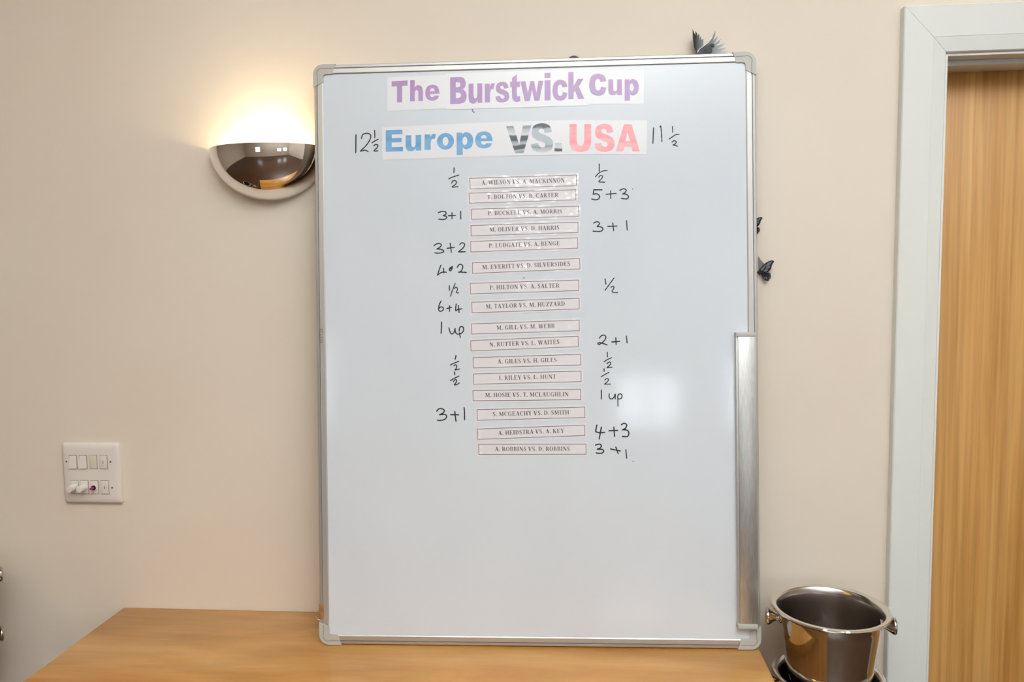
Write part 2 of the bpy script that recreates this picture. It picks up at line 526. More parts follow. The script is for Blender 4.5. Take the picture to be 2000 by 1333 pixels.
def corner(su, sv):
    U = (lambda u: u) if su > 0 else (lambda u: BW-u)
    V = (lambda v: v) if sv > 0 else (lambda v: BH-v)
    R = 0.021
    out = [(R - R*math.cos(t), R - R*math.sin(t)) for t in [PI/2*i/10 for i in range(11)]]   # (0,R) .. (R,0)
    loop = [(-0.0008, CAPL), ] + [(a-0.0008, b-0.0008) for a, b in out] + [(CAPL, -0.0008), (CAPL-0.004, 0.0075), (CAPL-0.007, FW+0.0006),
            (FW+0.006, FW+0.0006), (FW+0.0022, FW+0.0022), (FW+0.0006, FW+0.006), (FW+0.0006, CAPL-0.010), (0.0075, CAPL-0.004)]
    fn = lambda x, y: bp(U(x), V(y), 0.0016)
    c = plate('corner_cap', [loop], fn, BT, en, m_cap, wb)
    # flat strip along the corner: the moulded groove's shade as darker grey
    rr = 0.0125
    path = [(0.0082, CAPL-0.006), (0.0082, 0.0225)] + [(0.0205 - rr*math.cos(t)-0.0012, 0.0205 - rr*math.sin(t)-0.0012) for t in [PI/2*(i+1)/9 for i in range(8)]] + [(0.0225, 0.0082), (CAPL-0.006, 0.0082)]
    vs, fs = [], []
    for i, p in enumerate(path):
        a = Vector(path[max(i-1, 0)]); b = Vector(path[min(i+1, len(path)-1)])
        t = (b-a).normalized(); nn = Vector((-t.y, t.x))*0.0006
        for s in (-1, 1):
            vs.append(bp(U(p[0]+s*nn.x), V(p[1]+s*nn.y), 0.0018))
    for i in range(len(path)-1): fs.append((2*i, 2*i+1, 2*i+3, 2*i+2))
    mesh('groove_shade_strip', vs, fs, m_capg, c)
for su in (1, -1):
    for sv in (1, -1): corner(su, sv)

def uv_of(px, py, d=0.0):
    q = at(px, py, B0 + en*d, en) - B0
    return q.dot(ex), q.dot(ez)
# pen tray along the lower right side
u0t, v1t = uv_of(1441, 651, 0.012); u1t, _ = uv_of(1477, 651, 0.012); _, v0t = uv_of(1457, 1226, 0.012)
tray = bbox('pen_tray', (u0t, v0t, -0.002), (u1t, v1t, 0.012), m_aluv, wb, 0.0016, 2)
bbox('tray_lip', (u0t-0.0035, v0t+0.002, -0.003), (u0t+0.0005, v1t-0.002, 0.0105), m_alu, tray, 0.001)
c1 = bbox('end_cap', (u0t-0.004, v1t-0.007, -0.003), (u1t-0.001, v1t+0.0015, 0.0135), m_cap, tray, 0.001)
c2 = bbox('end_cap', (u0t-0.005, v0t-0.0035, -0.003), (u1t-0.002, v0t+0.006, 0.0145), m_cap, tray, 0.0015)
# hanging ring and clips near the lower left corner
_, va = uv_of(622, 1181, 0); _, vb = uv_of(622, 1196, 0); _, vc = uv_of(622, 1211, 0)
bbox('hanger_clip', (-0.0012, vb+0.001, -0.012), (0.008, va, 0.0009), m_brass, wb, 0.0008)
bbox('hanger_clip', (-0.0012, vc, -0.012), (0.008, vb-0.001, 0.0009), m_brass, wb, 0.0008)
bm = bmesh.new()
rc, rr_ = 0.0105, 0.0008
N1, N2 = 28, 8
vv = []
for i in range(N1):
    a = 2*PI*i/N1
    for j in range(N2):
        b = 2*PI*j/N2
        rad = rc + rr_*math.cos(b)
        vv.append(bm.verts.new(bp(-0.001+rad*math.cos(a)*0.85, (vb+vc)/2-0.0005+rad*math.sin(a), -0.006+rr_*math.sin(b))))
for i in range(N1):
    for j in range(N2):
        bm.faces.new((vv[i*N2+j], vv[((i+1) % N1)*N2+j], vv[((i+1) % N1)*N2+(j+1) % N2], vv[i*N2+(j+1) % N2]))
bmobj('hanging_ring', bm, m_chrome, wb, True)

# ------------------------------------------------------------------ glyphs
ELL = lambda cx, cy, rx, ry, n=16: [(cx+rx*math.cos(2*PI*k/n), cy+ry*math.sin(2*PI*k/n)) for k in range(n)]
def c_(*p): return [(a, b, 1) for a, b in p]
SS = [(.95, .70, 1), (.62, .67, 1), (.58, .78), (.48, .815), (.37, .78), (.36, .72), (.44, .66), (.72, .58), (.94, .46), (1, .28), (.9, .09), (.5, 0), (.12, .08), (0, .29, 1),
      (.33, .33, 1), (.4, .22), (.52, .18), (.64, .22), (.65, .29), (.56, .36), (.3, .43), (.09, .54), (.04, .72), (.15, .92), (.5, 1), (.84, .92)]
CC = [(1, .66, 1), (.67, .62, 1), (.61, .74), (.52, .78), (.38, .70), (.345, .5), (.39, .29), (.52, .22), (.64, .28), (.69, .41, 1), (1, .36, 1), (.87, .1), (.52, 0), (.14, .12), (0, .48), (.14, .88), (.52, 1), (.87, .9)]
G = {
 'T': [[c_((0, 1), (1, 1), (1, .755), (.66, .755), (.66, 0), (.335, 0), (.335, .755), (0, .755))]],
 'h': [[[(0, 0, 1), (0, 1, 1), (.36, 1, 1), (.36, .65, 1), (.5, .735), (.67, .757), (.9, .68), (1, .46), (1, .3, 1), (1, 0, 1), (.64, 0, 1), (.64, .3, 1), (.63, .46), (.51, .535), (.39, .47), (.36, .3, 1), (.36, 0, 1)]]],
 'e': [[[(1, .42, 1), (.33, .42, 1), (.37, .28), (.5, .215), (.6, .25), (.64, .3, 1), (.97, .3, 1), (.84, .09), (.5, 0), (.14, .12), (0, .47), (.13, .87), (.5, 1), (.85, .88), (.98, .6)],
        [(.33, .585, 1), (.38, .73), (.5, .785), (.62, .73), (.67, .585, 1)]]],
 'B': [[[(0, 0, 1), (0, 1, 1), (.55, 1, 1), (.82, .96), (.95, .77), (.9, .62), (.77, .53, 1), (.93, .45), (1, .28), (.9, .07), (.6, 0, 1)],
        [(.34, .81, 1), (.34, .62, 1), (.48, .62, 1), (.6, .65), (.62, .715), (.58, .79), (.46, .81, 1)], [(.35, .42, 1), (.35, .215, 1), (.5, .215, 1), (.63, .25), (.66, .32), (.6, .4), (.5, .42, 1)]]],
 'u': [[[(0, 1, 1), (0, .5, 1), (0, .3), (.09, .07), (.34, 0), (.53, .05), (.65, .17, 1), (.65, .03, 1), (1, .03, 1), (1, 1, 1), (.64, 1, 1), (.64, .5, 1), (.61, .31), (.5, .26), (.39, .31), (.36, .5, 1), (.36, 1, 1)]]],
 'r': [[[(0, 0, 1), (0, .97, 1), (.5, .97, 1), (.5, .80, 1), (.63, .95), (.82, 1), (1, .96, 1), (.86, .66, 1), (.72, .69), (.58, .6), (.53, .4, 1), (.53, 0, 1)]]],
 's': [[SS]], 'S': [[SS]], 'c': [[CC]], 'C': [[CC]],
 't': [[[(0, .74, 1), (.18, .74, 1), (.18, .87, 1), (.64, 1, 1), (.64, .74, 1), (.93, .74, 1), (.93, .54, 1), (.64, .54, 1), (.64, .3), (.69, .21), (.8, .2), (.93, .22, 1), (.98, .03, 1), (.7, 0), (.38, .03), (.2, .15), (.17, .35, 1), (.17, .54, 1), (0, .54, 1)]]],
 'w': [[c_((0, 1), (.225, 1), (.33, .38), (.43, 1), (.6, 1), (.7, .38), (.79, 1), (1, 1), (.83, 0), (.61, 0), (.51, .56), (.41, 0), (.19, 0))]],
 'i': [[c_((0, 1), (1, 1), (1, .815), (0, .815))], [c_((0, .73), (1, .73), (1, 0), (0, 0))]],
 'k': [[c_((0, 0), (0, 1), (.33, 1), (.33, .48), (.6, .74), (.97, .74), (.66, .46), (1, 0), (.62, 0), (.42, .31), (.33, .22), (.33, 0))]],
 'p': [[[(0, 0, 1), (0, .98, 1), (.34, .98, 1), (.34, .9, 1), (.45, .97), (.6, 1), (.9, .88), (1, .62), (.9, .35), (.6, .24), (.46, .27), (.37, .33, 1), (.37, 0, 1)], ELL(.5, .615, .145, .185)]],
 'E': [[c_((0, 0), (0, 1), (.97, 1), (.97, .79), (.35, .79), (.35, .62), (.92, .62), (.92, .42), (.35, .42), (.35, .21), (1, .21), (1, 0))]],
 'o': [[ELL(.5, .5, .5, .5, 20), ELL(.5, .5, .17, .26)]],
 'V': [[c_((0, 1), (.29, 1), (.52, .30), (.66, 1), (1, 1), (.69, 0), (.36, 0))]],
 'U': [[[(0, 1, 1), (0, .45, 1), (.02, .25), (.16, .06), (.5, 0), (.84, .06), (.98, .25), (1, .45, 1), (1, 1, 1), (.68, 1, 1), (.68, .45, 1), (.64, .28), (.51, .22), (.38, .28), (.33, .45, 1), (.33, 1, 1)]]],
 'A': [[c_((0, 0), (.34, 1), (.66, 1), (1, 0), (.70, 0), (.645, .17), (.35, .17), (.30, 0)), c_((.41, .38), (.585, .38), (.5, .72))]],
 '.': [[[(0, .1), (.05, 1, 1), (.95, 1, 1), (1, .1), (.9, 0), (.1, 0)]]],
}
def big_letter(ch, x0, x1, yt, yb, slope, m, parent, d=0.0007):
    w, h = x1-x0, yb-yt
    fn = lambda X, Y: onb(x0+X*w, yb-Y*h-slope*X*w, d)
    vs, fs = [], []
    for contour in G[ch]:
        loops = [crom(L, 4) if len(L) < 20 or L is SS else [(p[0], p[1]) for p in L] for L in contour]
        flat = [q for L in loops for q in L]
        tr = tessellate_polygon([[Vector((a, b, 0)) for a, b in L] for L in loops])
        o_ = len(vs)
        vs += [fn(a, b) for a, b in flat]
        fs += [tuple(i+o_ for i in t) for t in tr]
    return mesh('printed_letter', vs, fs, m, parent)

def quadpaper(name, q, m, label, cat, group, d=0.0004, wavy=True, curl=0.0):
    """a sheet taped to the board, q = TL, TR, BR, BL seen corners"""
    N = 10
    vs, fs = [], []
    for side in (0, 1):
        for j in (0, 1):
            for i in range(N+1):
                s = i/N
                a = Vector(q[0])*(1-s)+Vector(q[1])*s
                b = Vector(q[3])*(1-s)+Vector(q[2])*s
                p = a*(1-j)+b*j
                dd = d if side == 0 else 0.00005
                vs.append(onb(p.x, p.y, dd))
    R = N+1
    for i in range(N):
        fs.append((i, i+1, R+i+1, R+i)); fs.append((2*R+i, 2*R+i+1, 3*R+i+1, 3*R+i))
        fs.append((i, i+1, 2*R+i+1, 2*R+i)); fs.append((R+i, R+i+1, 3*R+i+1, 3*R+i))
    fs.append((0, R, 3*R, 2*R)); fs.append((N, R+N, 3*R+N, 2*R+N))
    o = mesh(name, vs, fs, m)
    tag(o, label, cat, group)
    return o

TG = 'printed title sheets at the top of the whiteboard'
p = quadpaper('title_sheet', [(756.7, 151.3), (871.5, 146.2), (871.5, 212), (757, 216.5)], m_paper, 'white title sheet with purple word The, left of the top row', 'sign', TG)
for a in (('T', 764.9, 796.0, 158.9, 200.9, .055), ('h', 800.9, 826.1, 156.9, 198.2, .03), ('e', 830.5, 858.3, 166.0, 197.4, .04)): big_letter(*a, m_purple, p, 0.0006)
p = quadpaper('title_sheet', [(870.4, 144), (1149.5, 134.4), (1150, 206), (870.8, 214.2)], m_paper, 'widest white title sheet, middle purple word of the top row', 'sign', TG, 0.0007)
for a in (('B', 879.2, 911.3, 151.2, 203.4, .04), ('u', 915.2, 941.9, 163.8, 203.0, .04), ('r', 946.9, 966.2, 162.8, 200.2, .03), ('s', 967.5, 994.6, 160.3, 200.8, .03),
          ('t', 996.3, 1016.8, 145.6, 199.6, .03), ('w', 1016.4, 1061, 159.2, 198.0, .035), ('i', 1063.6, 1075.2, 142.6, 196.4, .04), ('c', 1079, 1108.4, 156.2, 197.2, .03),
          ('k', 1110, 1141, 140.9, 194.2, .035)): big_letter(*a, m_purple, p, 0.0009)
p = quadpaper('title_sheet', [(1149, 136.3), (1257.5, 136.3), (1257.5, 202.9), (1150, 202.9)], m_paper, 'white title sheet with purple word Cup, right of the top row', 'sign', TG, 0.0004)
for a in (('C', 1150.6, 1184.5, 143.7, 186.6, .0), ('u', 1188.1, 1214.8, 155.1, 186, .0), ('p', 1220.1, 1247.7, 154.2, 196.4, .0)): big_letter(*a, m_purple, p, 0.0010)
p = quadpaper('title_sheet', [(746.2, 248.8), (985.0, 238), (985.0, 304.6), (746.9, 312.5)], m_paper, 'white title sheet with blue word Europe', 'sign', TG)
for a in (('E', 753.4, 787, 254.4, 296.7, .033), ('u', 792.4, 822.7, 264.6, 295.9, .03), ('r', 829.3, 851.9, 261.9, 293, .02), ('o', 853.3, 887, 260.2, 292.8, .02),
          ('p', 891.8, 924.2, 258.4, 302.8, .02), ('e', 928, 962, 257.0, 290.4, .02)): big_letter(*a, m_blue, p, 0.0006)
p = quadpaper('title_sheet', [(983.9, 237.9), (1107.5, 234.8), (1107.5, 302), (984, 305)], m_paper, 'white title sheet with black and grey marbled letters VS', 'sign', TG, 0.0007)
big_letter('V', 988.4, 1038, 246.4, 300.2, .035, m_vprint, p, 0.0009)
big_letter('S', 1036.6, 1080.2, 240.8, 298.6, .0, m_sprint, p, 0.0010)
big_letter('.', 1083, 1098.1, 279.5, 295.8, .0, m_vprint, p, 0.0009)
p = quadpaper('title_sheet', [(1106.7, 234.7), (1263.6, 235.2), (1263, 301.3), (1107.7, 301)], m_paper, 'white title sheet with pinkish red letters USA', 'sign', TG)
for a in (('U', 1112.3, 1154.5, 242.6, 296.8, .0), ('S', 1160.8, 1200.2, 241.7, 296.9, .0), ('A', 1202.6, 1249.6, 243, 295.9, .0)): big_letter(*a, m_red, p, 0.0006)

# ---- bold serif capitals for the printed strips
def rect(x0, y0, x1, y1): return [(x0, y0), (x1, y0), (x1, y1), (x0, y1)]
def dg(x0, y0, x1, y1, w): return [(x0-w/2, y0), (x0+w/2, y0), (x1+w/2, y1), (x1-w/2, y1)]
def arc(cx, cy, rx, ry, th, tv, a0, a1, n=12):
    out = []
    for i in range(n):
        a, b = [math.radians(a0+(a1-a0)*(i+k)/n) for k in (0, 1)]
        out.append([(cx+rx*math.cos(a), cy+ry*math.sin(a)), (cx+rx*math.cos(b), cy+ry*math.sin(b)),
                    (cx+(rx-th)*math.cos(b), cy+(ry-tv)*math.sin(b)), (cx+(rx-th)*math.cos(a), cy+(ry-tv)*math.sin(a))])
    return out
def stem(x, w=.2, b=True, t=True, s=.09):
    o = [rect(x, 0, x+w, 1)]
    if b: o.append(rect(x-s, 0, x+w+s, .06))
    if t: o.append(rect(x-s, .94, x+w+s, 1))
    return o
D_ = {}
D_['I'] = (.42, stem(.11))
D_['H'] = (.92, stem(.1)+stem(.62)+[rect(.3, .46, .62, .54)])
D_['E'] = (.78, stem(.1)+[rect(.1, .93, .7, 1), rect(.64, .74, .7, 1), rect(.3, .47, .5, .54), rect(.47, .36, .53, .64), rect(.1, 0, .72, .07), rect(.66, 0, .72, .27)])
D_['L'] = (.76, stem(.1)+[rect(.1, 0, .7, .07), rect(.64, 0, .7, .3)])
D_['T'] = (.76, [rect(.28, 0, .48, 1), rect(.19, 0, .57, .06), rect(.04, .93, .72, 1), rect(.04, .72, .09, 1), rect(.67, .72, .72, 1)])
D_['D'] = (.86, stem(.1)+[rect(.1, .93, .36, 1), rect(.1, 0, .36, .07)]+arc(.35, .5, .46, .5, .21, .07, -90, 90))
D_['B'] = (.78, stem(.1)+[rect(.1, .93, .42, 1), rect(.1, .48, .42, .54), rect(.1, 0, .42, .07)]+arc(.38, .74, .30, .26, .18, .06, -90, 90)+arc(.4, .27, .34, .27, .19, .07, -90, 90))
D_['P'] = (.72, stem(.1)+[rect(.1, .93, .42, 1), rect(.1, .43, .42, .49)]+arc(.38, .715, .32, .285, .19, .06, -90, 90))
D_['R'] = (.84, stem(.1)+[rect(.1, .93, .42, 1), rect(.1, .45, .42, .51)]+arc(.38, .725, .32, .275, .19, .06, -90, 90)+[dg(.72, 0, .44, .48, .22), rect(.62, 0, .86, .06)])
D_['O'] = (.88, arc(.43, .5, .41, .52, .2, .06, 0, 360, 24))
D_['C'] = (.82, arc(.44, .5, .41, .52, .2, .06, 42, 318, 20)+[rect(.7, .66, .75, 1)])
D_['G'] = (.9, arc(.44, .5, .41, .52, .2, .06, 42, 300, 20)+[rect(.7, .66, .75, 1), rect(.6, .02, .8, .42), rect(.52, .38, .88, .44)])
D_['J'] = (.58, [rect(.22, .2, .42, 1), rect(.13, .94, .51, 1)]+arc(.22, .2, .2, .22, .12, .07, 180, 360))
D_['A'] = (.86, [dg(.12, 0, .42, 1, .08), dg(.68, 0, .42, 1, .24), rect(.2, .3, .6, .37), rect(0, 0, .26, .06), rect(.5, 0, .88, .06)])
D_['V'] = (.86, [dg(.4, 0, .18, 1, .24), dg(.46, 0, .72, 1, .08), rect(0, .94, .38, 1), rect(.6, .94, .86, 1)])
D_['Y'] = (.84, [rect(.34, 0, .54, .45), rect(.24, 0, .64, .06), dg(.42, .42, .18, 1, .22), dg(.46, .42, .7, 1, .08), rect(0, .94, .36, 1), rect(.58, .94, .84, 1)])
D_['W'] = (1.18, [dg(.34, 0, .14, 1, .22), dg(.38, 0, .6, 1, .07), dg(.8, 0, .6, 1, .22), dg(.84, 0, 1.04, 1, .07), rect(0, .94, .3, 1), rect(.46, .94, .74, 1), rect(.92, .94, 1.18, 1)])
D_['N'] = (.9, [rect(.12, 0, .19, 1), rect(.02, 0, .3, .06), rect(0, .94, .3, 1), dg(.72, 0, .2, 1, .24), rect(.7, 0, .77, 1), rect(.6, .94, .88, 1)])
D_['M'] = (1.1, [rect(.12, 0, .19, 1), rect(.02, 0, .3, .06), rect(.02, .94, .3, 1), dg(.5, .1, .22, 1, .22), dg(.52, .1, .82, 1, .07), rect(.78, 0, .98, 1), rect(.7, 0, 1.08, .06), rect(.78, .94, 1.08, 1)])
D_['U'] = (.88, [rect(.1, .28, .3, 1), rect(0, .94, .4, 1), rect(.66, .28, .73, 1), rect(.56, .94, .84, 1)]+arc(.415, .3, .315, .32, .14, .08, 180, 360))
D_['K'] = (.92, stem(.1)+[dg(.34, .46, .72, 1, .09), dg(.78, 0, .42, .58, .24), rect(.62, 0, .94, .06), rect(.58, .94, .86, 1)])
D_['S'] = (.66, arc(.32, .74, .27, .28, .13, .08, 30, 250)+[[(.06, .72), (.2, .80), (.6, .3), (.5, .16)]]+arc(.32, .27, .28, .29, .13, .08, -150, 60)+[rect(.5, .7, .55, 1), rect(.06, 0, .11, .3)])
D_['Z'] = (.76, [rect(.06, .93, .7, 1), rect(.06, .72, .12, 1), rect(.04, 0, .7, .07), rect(.64, 0, .7, .28), dg(.16, .03, .58, .97, .24)])
D_['X'] = (.86, [dg(.66, 0, .2, 1, .24), dg(.14, 0, .7, 1, .08)])
D_['.'] = (.30, [rect(.06, 0, .24, .18)])
D_[' '] = (.30, [])

def bil(q, s, t):                          # s right, t down
    a = Vector(q[0])*(1-s)+Vector(q[1])*s
    b = Vector(q[3])*(1-s)+Vector(q[2])*s
    return a*(1-t)+b*t

def print_line(text, q, s0, s1, tc, th, m, parent, d):
    tot = sum(D_[c][0]+.06 for c in text)-.06
    vs, fs = [], []
    x = 0
    k = 0
    for c in text:
        w, polys = D_[c]
        for P in polys:
            o = len(vs)
            k += 1
            for (a, b) in P:
                s = s0+(s1-s0)*(x+a)/tot
                t = tc+th/2-th*b
                pp = bil(q, s, t)
                vs.append(onb(pp.x, pp.y, d+(k % 7)*1e-6))
            fs.append(tuple(range(o, o+4)))
        x += w+.06
    return mesh('printed_text', vs, fs, m, parent)

def A5(x, y): return (820+x/4.3, 310+y/4.3)
def A6(x, y): return (820+x/4.3, 610+y/4.3)
ORD = ['topmost', 'second from top', 'third from top', 'fourth from top', 'fifth from top', 'sixth from top', 'seventh from top', 'eighth from top',
       'eighth from bottom', 'seventh from bottom', 'sixth from bottom', 'fifth from bottom', 'fourth from bottom', 'third from bottom', 'second from bottom', 'bottommost']
EXTRA = ['', '', '', '', '', '', '', '', '', '', '', '', '', '', '', '']
ROWS = [
 ('A. WILSON VS. A. MACKINNON', A5, (415, 163), (1318, 135), (1318, 230), (420, 257), 515, 1217),
 ('T. BOLTON VS. B. CARTER', A5, (411, 288), (1313, 258), (1313, 350), (413, 377), 565, 1163),
 ('P. BUCKELL VS. A. MORRIS', A5, (430, 422), (1335, 397), (1337, 487), (432, 513), 570, 1195),
 ('M. OLIVER VS. D. HARRIS', A5, (427, 560), (1331, 532), (1331, 623), (428, 652), 585, 1172),
 ('P. LUDGATE VS. A. BENGE', A5, (423, 694), (1328, 663), (1329, 755), (425, 787), 578, 1175),
 ('M. EVERITT VS. D. SILVERSIDES', A5, (438, 874), (1344, 836), (1348, 930), (440, 967), 523, 1262),
 ('P. HILTON VS. A. SALTER', A5, (420, 1046), (1335, 1018), (1337, 1112), (423, 1139), 585, 1172),
 ('M. TAYLOR VS. M. HUZZARD', A5, (433, 1205), (1340, 1170), (1341, 1266), (436, 1299), 553, 1218),
 ('M. GILL VS. M. WEBB', A6, (431, 97), (1341, 64), (1342, 159), (434, 188), 643, 1131),
 ('N. RUTTER VS. L. WAITES', A6, (424, 237), (1332, 200), (1334, 293), (427, 329), 583, 1172),
 ('A. GILES VS. H. GILES', A6, (444, 380), (1354, 352), (1355, 446), (448, 472), 652, 1150),
 ('J. RILEY VS. L. HUNT', A6, (447, 518), (1356, 493), (1357, 587), (449, 609), 660, 1143),
 ('M. HOSIE VS. T. MCLAUGHLIN', A6, (443, 657), (1353, 645), (1354, 739), (445, 748), 548, 1249),
 ('S. MCGEACHY VS. D. SMITH', A6, (477, 818), (1387, 796), (1389, 888), (480, 912), 610, 1253),
 ('A. HEIDSTRA VS. A. KEY', A6, (481, 980), (1387, 948), (1389, 1040), (483, 1072), 657, 1211),
 ('A. ROBBINS VS. D. ROBBINS', A6, (491, 1109), (1397, 1107), (1398, 1198), (493, 1200), 629, 1260),
]
for k, (txt, AF, tl, tr, br, bl, tx0, tx1) in enumerate(ROWS):
    q = [AF(*c) for c in (tl, tr, br, bl)]
    mg = 3.2
    out = [(q[0][0]-mg, q[0][1]-mg), (q[1][0]+mg, q[1][1]-mg), (q[2][0]+mg, q[2][1]+mg), (q[3][0]-mg, q[3][1]+mg)]
    pp = quadpaper('name_strip', out, m_paper2, 'white printed name strip in a grey box, %s of the sixteen strips' % ORD[k],
                   'sign', 'printed name strips on the whiteboard', 0.0004)
    W_ = q[1][0]-q[0][0]; Hh = q[3][1]-q[0][1]
    lw, lh = 1.25/W_, 1.25/Hh
    vs, fs = [], []
    for (a, b) in ((0, 0), (1, 0), (1, 1), (0, 1)):
        v = bil(q, a, b); vs.append(onb(v.x, v.y, 0.0006))
    for (a, b) in ((lw, lh), (1-lw, lh), (1-lw, 1-lh), (lw, 1-lh)):
        v = bil(q, a, b); vs.append(onb(v.x, v.y, 0.0006))
    for i in range(4): fs.append((i, (i+1) % 4, 4+(i+1) % 4, 4+i))
    mesh('printed_border', vs, fs, m_border, pp)
    print_line(txt, q, (tx0-tl[0])/(tr[0]-tl[0]), (tx1-tl[0])/(tr[0]-tl[0]), .455, .385, m_text, pp, 0.0006)

# ---- handwriting: each score is one written mark on the board
def ink(name, strokes, AF, width, m=m_ink, label=None):
    vs, fs = [], []
    lay = 0
    for st in strokes:
        lay += 1
        pts = crom(st, 6, closed=False) if len(st) > 2 else [st[0][:2], st[1][:2]]
        P = [Vector(AF(*p)) for p in pts]
        n = len(P)
        o = len(vs)
        d = 0.00025+lay*0.00002
        for i in range(n):
            a, b = P[max(i-1, 0)], P[min(i+1, n-1)]
            t = (b-a)
            t = t.normalized() if t.length > 0 else Vector((1, 0))
            nn = Vector((-t.y, t.x))*width/2*(1+0.12*math.sin(i*1.7+lay))
            for s in (-1, 1):
                v = P[i]+nn*s; vs.append(onb(v.x, v.y, d))
        for i in range(n-1): fs.append((o+2*i, o+2*i+1, o+2*i+3, o+2*i+2))
        for e in (0, n-1):                 # round ends
            c0 = len(vs)
            for k in range(10):
                v = P[e]+Vector((math.cos(k*PI/5), math.sin(k*PI/5)))*width/2
                vs.append(onb(v.x, v.y, d+0.00001))
            fs.append(tuple(range(c0, c0+10)))
    o = mesh(name, vs, fs, m, wb)
    if label: o['label'] = label
    return o
def AB(x, y): return (670+x/5.554, 90+y/5.554)
def ACc(x, y): return (980+x/5.405, 90+y/5.405)
def AL(x, y): return (830+x/8.889, 470+y/8.889)
def AM(x, y): return (830+x/6.343, 620+y/6.343)
def AR(x, y): return (1130+x/3.92, 560+y/3.92)
HS = 'handwritten_score'
ink(HS, [[(140, 963), (138, 1157)], [(200, 1005), (213, 962), (260, 947), (298, 965), (292, 1015), (250, 1080), (190, 1140), (238, 1130), (272, 1146)],
         [(343, 917), (345, 997)], [(315, 1050), (345, 1030), (380, 1013)], [(333, 1085), (350, 1070), (376, 1075), (370, 1102), (335, 1138), (378, 1138)]], AB, 2.2, label='handwritten 12 and a half')
ink(HS, [[(1603, 865), (1595, 1028)], [(1670, 856), (1678, 845), (1684, 900), (1690, 1007)], [(1803, 850), (1805, 912)], [(1768, 982), (1800, 960), (1840, 935), (1870, 935)],
         [(1797, 1015), (1820, 1000), (1843, 1012), (1830, 1035), (1808, 1046), (1830, 1048), (1854, 1057)]], ACc, 2.2, label='handwritten 11 and a half')
ink('blue_tick', [[(1405, 687), (1403, 703), (1422, 722)]], AB, 1.8, m_blue_ink, 'small blue pen tick')
ink(HS, [[(288, 77), (286, 118)], [(243, 170), (275, 155), (327, 138)], [(267, 205), (277, 188), (297, 184), (307, 198), (298, 218), (270, 239), (320, 236)]], A5, 2.0)
ink(HS, [[(1507, 45), (1507, 108)], [(1475, 153), (1500, 125), (1535, 105), (1573, 100)], [(1503, 157), (1515, 143), (1533, 146), (1528, 168), (1503, 194), (1552, 198)]], A5, 2.0)
ink(HS, [[(1460, 262), (1530, 262)], [(1462, 262, 1), (1455, 302, 1), (1482, 295), (1508, 312), (1503, 337), (1475, 346), (1443, 339)], [(1565, 300), (1648, 293)], [(1603, 270), (1603, 335)],
         [(1680, 267), (1710, 253), (1733, 264), (1722, 286), (1700, 297, 1), (1735, 300), (1752, 320), (1740, 338), (1692, 335)]], A5, 2.3)
ink(HS, [[(155, 455), (185, 443), (215, 448), (219, 466), (195, 479, 1), (222, 486), (222, 503), (195, 512), (158, 508)], [(240, 480), (298, 478)], [(270, 455), (270, 505)], [(343, 442), (344, 508)]], A5, 2.2)
ink(HS, [[(1460, 542), (1490, 530), (1509, 546), (1488, 571, 1), (1525, 576), (1537, 595), (1515, 612), (1455, 610)], [(1578, 570), (1655, 567)], [(1620, 540), (1628, 605)], [(1735, 522), (1742, 600)]], A5, 2.3)
ink(HS, [[(155, 95), (190, 65), (240, 52), (277, 67), (280, 95), (245, 128), (203, 148, 1), (270, 152), (325, 178), (310, 205), (250, 220), (170, 217)], [(385, 137), (512, 118)], [(438, 50), (458, 205)],
         [(605, 70), (630, 45), (670, 45), (688, 75), (665, 125), (620, 165), (578, 198, 1), (697, 196)]], AL, 2.2)
ink(HS, [[(277, 430), (250, 500), (215, 608, 1), (260, 570), (310, 550), (370, 552)], [(322, 483), (325, 560)], [(478, 452), (435, 478), (424, 505), (440, 528), (462, 505), (478, 455)], [(474, 460), (430, 500)],
         [(560, 467), (585, 425), (625, 415), (655, 445), (650, 490), (620, 540), (575, 550, 1), (640, 550), (718, 555)]], AL, 2.2)
ink(HS, [[(422, 785), (428, 868)], [(525, 750), (480, 860), (443, 968)], [(510, 840), (535, 812), (560, 825), (562, 860), (545, 900), (560, 912), (585, 908)]], AL, 1.9)
ink(HS, [[(280, 1052), (247, 1120), (237, 1190), (250, 1226), (285, 1228), (318, 1200), (310, 1163), (275, 1155), (245, 1178)], [(380, 1182), (462, 1163)], [(427, 1135), (427, 1230)],
         [(543, 1105), (535, 1160), (533, 1222, 1), (580, 1197), (643, 1188)], [(580, 1130), (586, 1190), (593, 1250)]], AL, 2.2)
ink(HS, [[(205, 60), (200, 200)], [(298, 132), (308, 175), (330, 208), (358, 190), (374, 138), (374, 170), (392, 205), (420, 208), (460, 192), (480, 155), (468, 120), (442, 118), (427, 140), (424, 172)], [(428, 195), (437, 252)]], AM, 2.2)
ink(HS, [[(385, 475), (373, 522)], [(315, 592), (360, 570), (418, 547)], [(357, 602), (380, 590), (393, 605), (388, 632), (370, 655, 1), (427, 642)]], AM, 2.1)
ink(HS, [[(367, 680), (370, 715)], [(315, 785), (370, 755), (420, 730)], [(350, 802), (375, 774), (392, 782), (388, 805), (362, 840, 1), (395, 835), (425, 815)]], AM, 2.1)
ink(HS, [[(145, 1165), (175, 1135), (215, 1135), (240, 1160), (220, 1190), (175, 1210, 1), (245, 1205), (268, 1230), (250, 1262), (205, 1278), (155, 1278)], [(318, 1208), (418, 1210)], [(370, 1168), (376, 1230), (385, 1288)], [(485, 1122), (490, 1180), (490, 1272)]], AM, 2.4)
ink(HS, [[(1555, 1010), (1563, 1055)], [(1630, 1005), (1590, 1060), (1555, 1107)], [(1605, 1082), (1622, 1072), (1630, 1088), (1614, 1114), (1625, 1124), (1662, 1126)]], A5, 2.0)
